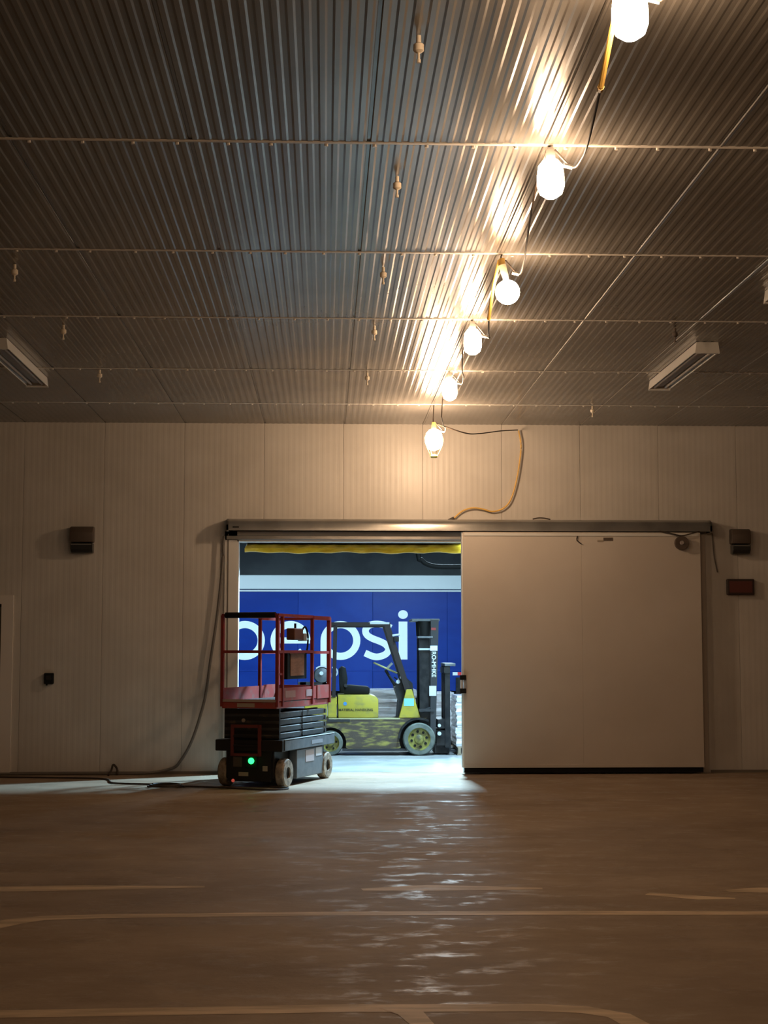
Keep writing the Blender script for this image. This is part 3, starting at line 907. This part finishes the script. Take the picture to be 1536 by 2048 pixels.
# wheels
def fwheel(cx, cz, r, y0, sgn, nb):
    wd = .18
    s = sgn
    w_ = MB().lathe([(r * .70, 0), (r * .93, 0), (r, .025), (r, wd - .025), (r * .93, wd), (r * .70, wd)], c=(cx, y0 if s > 0 else y0 - wd, cz), axis='Y', n=28, loop=True)
    w_ = w_.build('wheel', ftyre_m, ft, True)
    yf = y0 + .02 * s
    d = .03 * s
    hb = MB().lathe([(r * .71, d), (r * .71, 0), (r * .66, 0), (r * .60, d), (r * .30, d), (r * .27, -.0), (r * .14, -d * .6), (0, -d * .6)], c=(cx, yf, cz), axis='Y', n=28, cap=False).build('hub', hub_m, w_, True)
    bl = MB()
    for k in range(nb):
        a = 2 * PI * k / nb + .2
        bl.lathe([(0, 0), (r * .085, 0), (r * .085, -.012 * s), (0, -.012 * s)], c=(cx + r * .47 * math.cos(a), yf + d, cz + r * .47 * math.sin(a)), axis='Y', n=8)
    bl.build('dark_hub_disc', black_m, w_)  # black discs stand in for the dark holes in the hub
for y0, s in ((YN - .03, 1), (YF + .03, -1)):
    fwheel(fwx, fwz, fwr, y0, s, 8)
for y0, s in ((YN + .03, 1), (YF - .03, -1)):
    fwheel(rwx, rwz, rwr, y0, s, 5)
# fender over front wheel
fd = MB()
fd.stroke(archpts(fwx, fwz, .305, 178, 62, 14), .03, YN - .01, YN + .2)
fd.build('fender', fdark_m, ft)
MB().box(-.22, fx(872), YN + .24, YF - .24, .09, top - .01).build('inner_frame', fdark_m, ft)
# seat
st = MB().prism([(fx(688), fz(1390)), (fx(740), fz(1390)), (fx(741), fz(1378)), (fx(736), fz(1375)), (fx(700), fz(1372)), (fx(688), fz(1374))], YN + .28, YN + .72, 'Y').bevel(.015, 2).build('seat', black_m, ft, True)
MB().prism([(fx(680), fz(1388)), (fx(692), fz(1388)), (fx(696), fz(1360)), (fx(692), fz(1337)), (fx(684), fz(1334)), (fx(678), fz(1340)), (fx(679), fz(1362))], YN + .28, YN + .72, 'Y').bevel(.015, 2).build('backrest', black_m, ft, True)
MB().lathe([(0, 0), (.028, 0), (.028, -.02), (0, -.02)], c=(fx(692), YN + .27, fz(1373)), axis='Y', n=12).build('recliner_knob', fgrey_m, ft)
MB().stroke(archpts(fx(666), fz(1346), .07, 100, -80), .022, YN + .3, YN + .34).build('seat_arm', alu_m, ft)
# gas tank across the back
tk = MB().lathe([(0, 0), (.05, 0), (.11, .03), (.13, .09), (.13, .60), (.11, .66), (.05, .69), (0, .69)], c=(fx(644), YN + .12, fz(1352)), axis='Y', n=24).build('gas_tank', side_m, ft, True)
MB().stroke(archpts(fx(644), fz(1352), .135, 130, -60, 16), .02, YN + .14, YN + .20).build('tank_collar', alu_m, tk)
MB().lathe([(0, 0), (.03, 0), (.03, -.05), (.0, -.05)], c=(fx(643), YN + .12, fz(1348)), axis='Y', n=10).build('valve', alu_m, tk)
m = MB(); m.box(fx(596), fx(662), YN + .16, YN + .5, fz(1373), fz(1366)); m.box(fx(600), fx(612), YN + .16, YN + .3, fz(1404), fz(1366)); m.box(fx(645), fx(655), YN + .16, YN + .3, fz(1395), fz(1366))
m.build('tank_bracket', fgrey_m, ft)
# cowl, dash, steering
cw = MB().prism([(fx(798), top + .003), (fx(841), top + .003), (fx(824), fz(1380)), (fx(813), fz(1380))], YN + .05, YN + .16, 'Y').bevel(.006, 1).build('cowl', fy_m, ft)
MB().box(fx(808), fx(828), YN + .045, YN + .05, fz(1413), fz(1398)).build('sticker', cyan_m, cw)
MB().prism([(fx(796), top + .003), (fx(834), top + .003), (fx(826), fz(1368)), (fx(808), fz(1352)), (fx(800), fz(1362)), (fx(790), fz(1376)), (fx(799), fz(1402))], YN + .16, YF - .16, 'Y').build('dashboard', fdark_m, ft)
MB().cyl((fx(796), YN + .45, fz(1380)), (fx(773), YN + .45, fz(1342)), .022, 10).build('steering_column', fdark_m, ft)
sw = thing_sw = MB()
rot = Matrix.Translation((fx(773), YN + .45, fz(1338))) @ Matrix.Rotation(math.radians(24), 4, 'Y')
ring = [rot @ Vector((.19 * math.cos(2 * PI * i / 24), .19 * math.sin(2 * PI * i / 24), 0)) for i in range(25)]
sw.tube(ring, .014, 8, 1)
for a in (0, 2.1, 4.2):
    sw.cyl(rot @ Vector((0, 0, 0)), rot @ Vector((.19 * math.cos(a), .19 * math.sin(a), 0)), .012, 6)
sw.build('steering_wheel', mat('pale_yellow_plastic', (.55, .55, .25), .4), ft, True)
MB().cyl((fx(786), YN + .3, fz(1328)), (fx(776), YN + .3, fz(1338)), .02, 8).build('wheel_knob', alu_m, ft)
for k, (a, b) in enumerate((((800, 1380), (779, 1352)), ((806, 1378), (797, 1348)), ((803, 1366), (790, 1356)))):
    m = MB().cyl((fx(a[0]), YN + .2 + .07 * k, fz(a[1])), (fx(b[0]), YN + .2 + .07 * k, fz(b[1])), .010, 8)
    m.build('lever', fdark_m, ft)
MB().lathe([(0, 0), (.032, 0), (.03, -.02), (0, -.02)], c=(fx(797), YN + .155, fz(1365)), axis='Y', n=12).build('gauge', alu_m, ft)
# overhead guard
for y in (YN + .06, YF - .11):
    MB().beam((fx(818), y + .025, fz(1388)), (fx(774), y + .025, fz(1251)), .05, .085).build('front_pillar', guard_m, ft)
    MB().beam((fx(668), y + .025, fz(1395)), (fx(671), y + .025, fz(1251)), .05, .055).build('rear_pillar', guard_m, ft)
    MB().box(fx(655), fx(781), y, y + .05, fz(1255), fz(1246)).bevel(.008, 1).build('roof_rail', guard_m, ft)
for i in range(7):
    x = fx(662) + i * (fx(776) - fx(662)) / 6
    MB().box(x - .012, x + .012, YN + .11, YF - .11, fz(1253.5), fz(1248)).build('roof_bar', guard_m, ft)
MB().box(fx(740), fx(779), YN + .052, YN + .06, fz(1250), fz(1246)).build('roof_light_strip', alu_m, ft)
l = MB().box(fx(788), fx(798), YN + .02, YN + .10, fz(1285), fz(1275)).bevel(.005, 1).build('work_light', fdark_m, ft)
MB().cyl((fx(785), YN + .06, fz(1273)), (fx(799), YN + .06, fz(1271)), .018, 8).build('light_bracket', alu_m, l)
# mast
ms = MB()
for y in (YN + .10, YF - .20):
    ms.box(fx(840), fx(860), y, y + .10, fz(1452), fz(1244))
ms.build('inner_mast', fdark_m, ft)
for y in (YN + .02, YF - .09):
    o = MB().prism([(fx(860.5), fz(1476)), (fx(871), fz(1476)), (fx(878), fz(1241)), (fx(862), fz(1241))], y, y + .07, 'Y').build('mast_channel', fgrey_m, ft)
MB().box(fx(824), fx(880), YN + .05, YF - .1, fz(1244), fz(1239)).bevel(.006, 1).build('mast_cap', side_m, ft)
for y in (YN + .16, (YN + YF) / 2, YF - .25):
    c = MB().cyl((fx(848), y, fz(1430)), (fx(848), y, fz(1275)), .06, 14).build('lift_cylinder', fdark_m, ft, True)
    MB().cyl((fx(850), y, fz(1273)), (fx(850), y, fz(1244)), .09, 16, .10).build('hose_drum', black_m, c, True)
MB().box(fx(836), fx(866), YN + .01, YN + .30, fz(1278), fz(1274)).bevel(.004, 1).build('clamp', side_m, ft)
MB().box(fx(838), fx(862), YN + .06, YN + .30, fz(1302), fz(1298)).bevel(.004, 1).build('clamp', alu_m, ft)
MB().box(fx(838), fx(868), YN + .0, YN + .30, fz(1424), fz(1419)).build('tilt_bracket', fgrey_m, ft)
MB().cyl((fx(842), YN + .1, fz(1425)), (fx(866), YN + .04, fz(1416)), .025, 8).build('tilt_cylinder', fgrey_m, ft)
MB().box(fx(860.5), fx(875), YN + .012, YN + .02, fz(1303), fz(1293)).build('sticker', letter_m, ft)
MB().box(fx(858.5), fx(872.5), YN + .012, YN + .02, fz(1393), fz(1373)).build('sticker', paper_m, ft)
MB().box(fx(863), fx(872), YN + .012, YN + .02, fz(1262), fz(1257)).build('sticker', mat('red_sticker', (.3, .03, .03), .5), ft)
link('lettering', text_mesh('RO-MHKE', .088, letter_m), ft, (fx(867.5), YN + .016, fz(1330)), (PI / 2, PI / 2, 0))
# carriage and forks
cr = MB()
cr.box(fx(874), fx(897), YN + .12, YF - .12, fz(1492), fz(1462)); cr.box(fx(876), fx(899), YN + .12, YF - .12, fz(1458), fz(1440))
cr.build('carriage', fdark_m, ft)
for y in (YN + .10, YN + .36, YF - .48, YF - .16):
    b_ = MB().box(fx(891), fx(901), y, y + .055, fz(1496), fz(1334)).build('backrest_bar', fdark_m, ft)
MB().box(fx(890), fx(912), YN + .08, YF - .1, fz(1334), fz(1328)).bevel(.006, 1).build('backrest_top', side_m, ft)
MB().box(fx(889), fx(901), YN + .08, YF - .1, fz(1336), fz(1348)).build('backrest_rail', fdark_m, ft)
for y in (YN + .22, YF - .34):
    MB().prism([(fx(898), fz(1500)), (fx(898), fz(1455)), (fx(903), fz(1455)), (fx(904), .075), (fx(1000), .055), (fx(1000), .04), (fx(900), .04)], y, y + .11, 'Y').build('fork', fgrey_m, ft)
MB().cyl((fx(879), YN + .1, fz(1468)), (fx(879), YN + .06, fz(1468)), .03, 10).build('roller', alu_m, ft)
MB().cyl((fx(879), YN + .1, fz(1452)), (fx(879), YN + .06, fz(1452)), .025, 10).build('roller', alu_m, ft)
MB().box(fx(871), fx(900), YN + .2, YF - .2, .02, fz(1488)).build('lower_crosshead', fdark_m, ft)

# ------------------------------------------------------------------ scissor lift
lift = thing('scissor_lift', 'red and charcoal scissor lift lowered, parked in the left of the doorway', 'lift', (-.575, 18.80, 0), -math.radians(20.5))
L = lift
MB().box(-.30, .30, -.82, .82, .10, .42).bevel(.01, 1).build('chassis', chas_m, L)
dk = MB().box(-.42, .42, -.87, .87, .415, .545).bevel(.008, 1).build('deck', chas_m, L)
MB().box(.42, .428, -.80, .85, .425, .535).build('side_fascia', side_m, dk)
MB().box(.428, .431, .05, .42, .455, .50).build('plate', mat('pale_grey_plate', (.28, .29, .32), .4), dk)
MB().box(.405, .428, -.80, .85, .545, .552).build('edge_strip', alu_m, dk)
for s in (-1, 1):
    t = MB().box(.30 if s > 0 else -.40, .40 if s > 0 else -.30, -.36, .52, .075, .41).bevel(.008, 1).build('battery_tray', side_m, L)
    if s > 0:
        MB().box(.40, .404, -.08, .20, .25, .39).build('sticker', mat('pinkish_label', (.5, .42, .42), .5), t)
        MB().box(.40, .404, .26, .46, .30, .40).build('sticker', paper_m, t)
for sx in (-1, 1):
    for y in (-.66, .66):
        w_ = MB().lathe([(.07, -.055), (.15, -.055), (.163, -.04), (.163, .04), (.15, .055), (.07, .055)], c=(sx * .36, y, .163), axis='X', n=24, loop=True).build('wheel', tyre_m, L, True)
        MB().lathe([(0, -.03), (.06, -.03), (.085, -.045), (.085, .045), (.06, .03), (0, .03)], c=(sx * .36, y, .163), axis='X', n=16).build('hub', chas_m, w_, True)
# front panel
fp = MB().box(-.27, .27, -.845, -.82, .07, .41).build('front_panel', chas_m, L)
MB().box(-.20, -.09, -.85, -.845, .235, .35).build('gauge_plate', mat('dull_brown_plate', (.10, .07, .06), .5), fp)
MB().box(-.13, -.01, -.85, -.845, .13, .175).build('sticker', stick_m, fp)
MB().box(.17, .23, -.85, -.845, .19, .25).build('sticker', stick_m, fp)
MB().lathe([(0, 0), (.02, 0), (.016, -.015), (0, -.015)], c=(-.20, -.845, .075), axis='Y', n=10).build('red_lamp', mat('red_indicator', (.5, .05, .04), .4, emis=(1, .15, .1), es=.35), fp)
MB().box(-.05, .10, -.852, -.845, .22, .38).build('charger_plate', black_m, fp)
MB().lathe([(.036, 0), (.036, -.01), (.028, -.026), (0, -.032)], c=(.03, -.852, .305), axis='Y', n=14).build('green_lamp', mat('green_lamp', (.1, 1, .3), .4, emis=(.02, 1.0, .14), es=4.0), fp, True)
# folding ladder
ld_ = MB()
for x in (-.20, .14):
    ld_.box(x - .018, x + .018, -.885, -.86, .36, .72)
ld_.box(-.20, .14, -.885, -.86, .685, .72); ld_.box(-.20, .14, -.885, -.86, .36, .39)
ld_.build('ladder', mat('dull_red_paint', (.16, .03, .025), .5), L)
for y_ in (.58, .47):
    MB().box(-.18, .12, -.895, -.86, y_, y_ + .02).build('rung', chas_m, L)
# scissor stack
arm = None
lev = [(.585, 1), (.665, -1), (.745, 1), (.825, -1)]
for z, sg in lev:
    for x in (-.30, .30):
        tilt = .012 * sg
        for (y0, y1, dx) in ((-.74, .0, 0), (.012, .74, 0.0)):
            m = MB().box(x - .03, x + .03, y0, y1, z - .033, z + .033).bevel(.008, 1)
            m.build('scissor_arm', arm_m, L)
    for x in (-.225, .225):
        MB().beam((x, -.72, z + .012 * sg), (x, .72, z - .012 * sg), .05, .06).build('scissor_arm', arm_m, L)
    for y in (-.76, 0, .76):
        MB().cyl((-.34, y, z), (.34, y, z), .028, 10).build('pin', arm_m, L, True)
MB().cyl((0, -.55, .60), (0, .45, .80), .05, 12).build('hydraulic_cylinder', arm_m, L, True)
MB().box(-.345, .345, -.78, -.74, .555, .90).build('arm_bracket', chas_m, L)
MB().lathe([(0, 0), (.022, 0), (.022, -.015), (0, -.015)], c=(-.10, -.78, .765), axis='Y', n=10).build('bolt', stick_m, L)
# platform
PZ = .905
pf = MB().box(-.345, .345, -.86, .86, PZ, PZ + .075).bevel(.006, 1).build('platform', redworn_m, L)
MB().box(-.15, .07, -.864, -.86, PZ + .015, PZ + .06).build('sticker', stick_m, pf)
MB().box(-.335, .335, -.85, .85, PZ + .075, PZ + .085).build('deck_plate', arm_m, pf)
for s in (-1, 1):
    MB().box(s * .345 - .006, s * .345 + .006, -.85, .40, PZ + .085, PZ + .235).build('toe_board', redworn_m, L)
    MB().box(s * .352 - .008, s * .352 + .008, .42, .86, PZ + .08, PZ + .245).build('toe_board', redworn_m, L)
MB().box(-.34, .34, .845, .857, PZ + .08, PZ + .235).build('toe_board', redworn_m, L)
MB().box(-.34, .34, -.868, -.85, PZ + .075, PZ + .105).build('threshold', mat('worn_edge', (.45, .36, .32), .5), L)
MB().box(.352, .356, -.62, -.30, PZ + .12, PZ + .2).build('sticker', mat('faded_label', (.42, .24, .22), .5), L)
MB().box(.353, .357, .05, .30, PZ + .12, PZ + .2).build('sticker', mat('faded_label2', (.40, .27, .27), .5), L)
RT, RM = 1.985, 1.56
def post(x, y, z1=RT, wd=.036):
    MB().box(x - wd / 2, x + wd / 2, y - wd / 2, y + wd / 2, PZ + .02, z1).build('post', red_m, L)
post(-.345, -.85); post(.345, -.85); post(.345, -.70); post(-.345, .27); post(.345, .27); post(.345, .86, wd=.045); post(-.345, .86)
def rail(a, b, z, r=.017, m=red_m):
    MB().beam((a[0], a[1], z), (b[0], b[1], z), r * 2, r * 2).build('rail', m, L)
for z in (RT, RM):
    rail((.345, -.70), (.345, .27), z); rail((-.345, -.85), (-.345, .27), z)
    for s in (-1, 1):
        rail((s * .345, .27), (s * .345, .86), z - .01, .024 if z == RT else .016)
    rail((-.345, .86), (.345, .86), z - .01)
    rail((-.345, -.85), (.345, -.85), z, .016)
rail((.345, -.85), (.345, -.70), RT); rail((.345, -.85), (.345, -.70), RM); rail((.345, -.85), (.345, -.70), 1.3, .012)
MB().cyl((-.31, -.85, RT), (.32, -.85, RT), .034, 12).build('padded_bar', black_m, L, True)
# boxes on the rail
cb = MB().box(.22, .318, -.47, .16, 1.235, 1.56).bevel(.006, 1).build('document_box', black_m, L)
MB().box(.318, .324, -.38, .06, 1.275, 1.53).build('carton_face', carton_m, cb)
MB().box(.26, .322, -.40, .08, 1.53, 1.545).build('flap', carton_m, cb)
c2 = MB().box(.20, .31, -.22, .06, 1.70, 1.84).bevel(.01, 1).build('control_box', mat('rusty_brown_box', (.13, .05, .03), .5), L)
MB().box(.24, .318, .06, .16, 1.69, 1.78).build('bracket', mat('grey_bracket', (.30, .30, .30), .5), c2)
MB().cyl((.26, -.08, 1.84), (.26, -.08, 1.90), .015, 8).build('joystick', black_m, c2)
MB().tube([(.27, .08, 1.80), (.28, .2, 1.86), (.30, .24, 1.75), (.30, .22, 1.60), (.3, .15, 1.5)], .012, 6).build('cable', black_m, L)
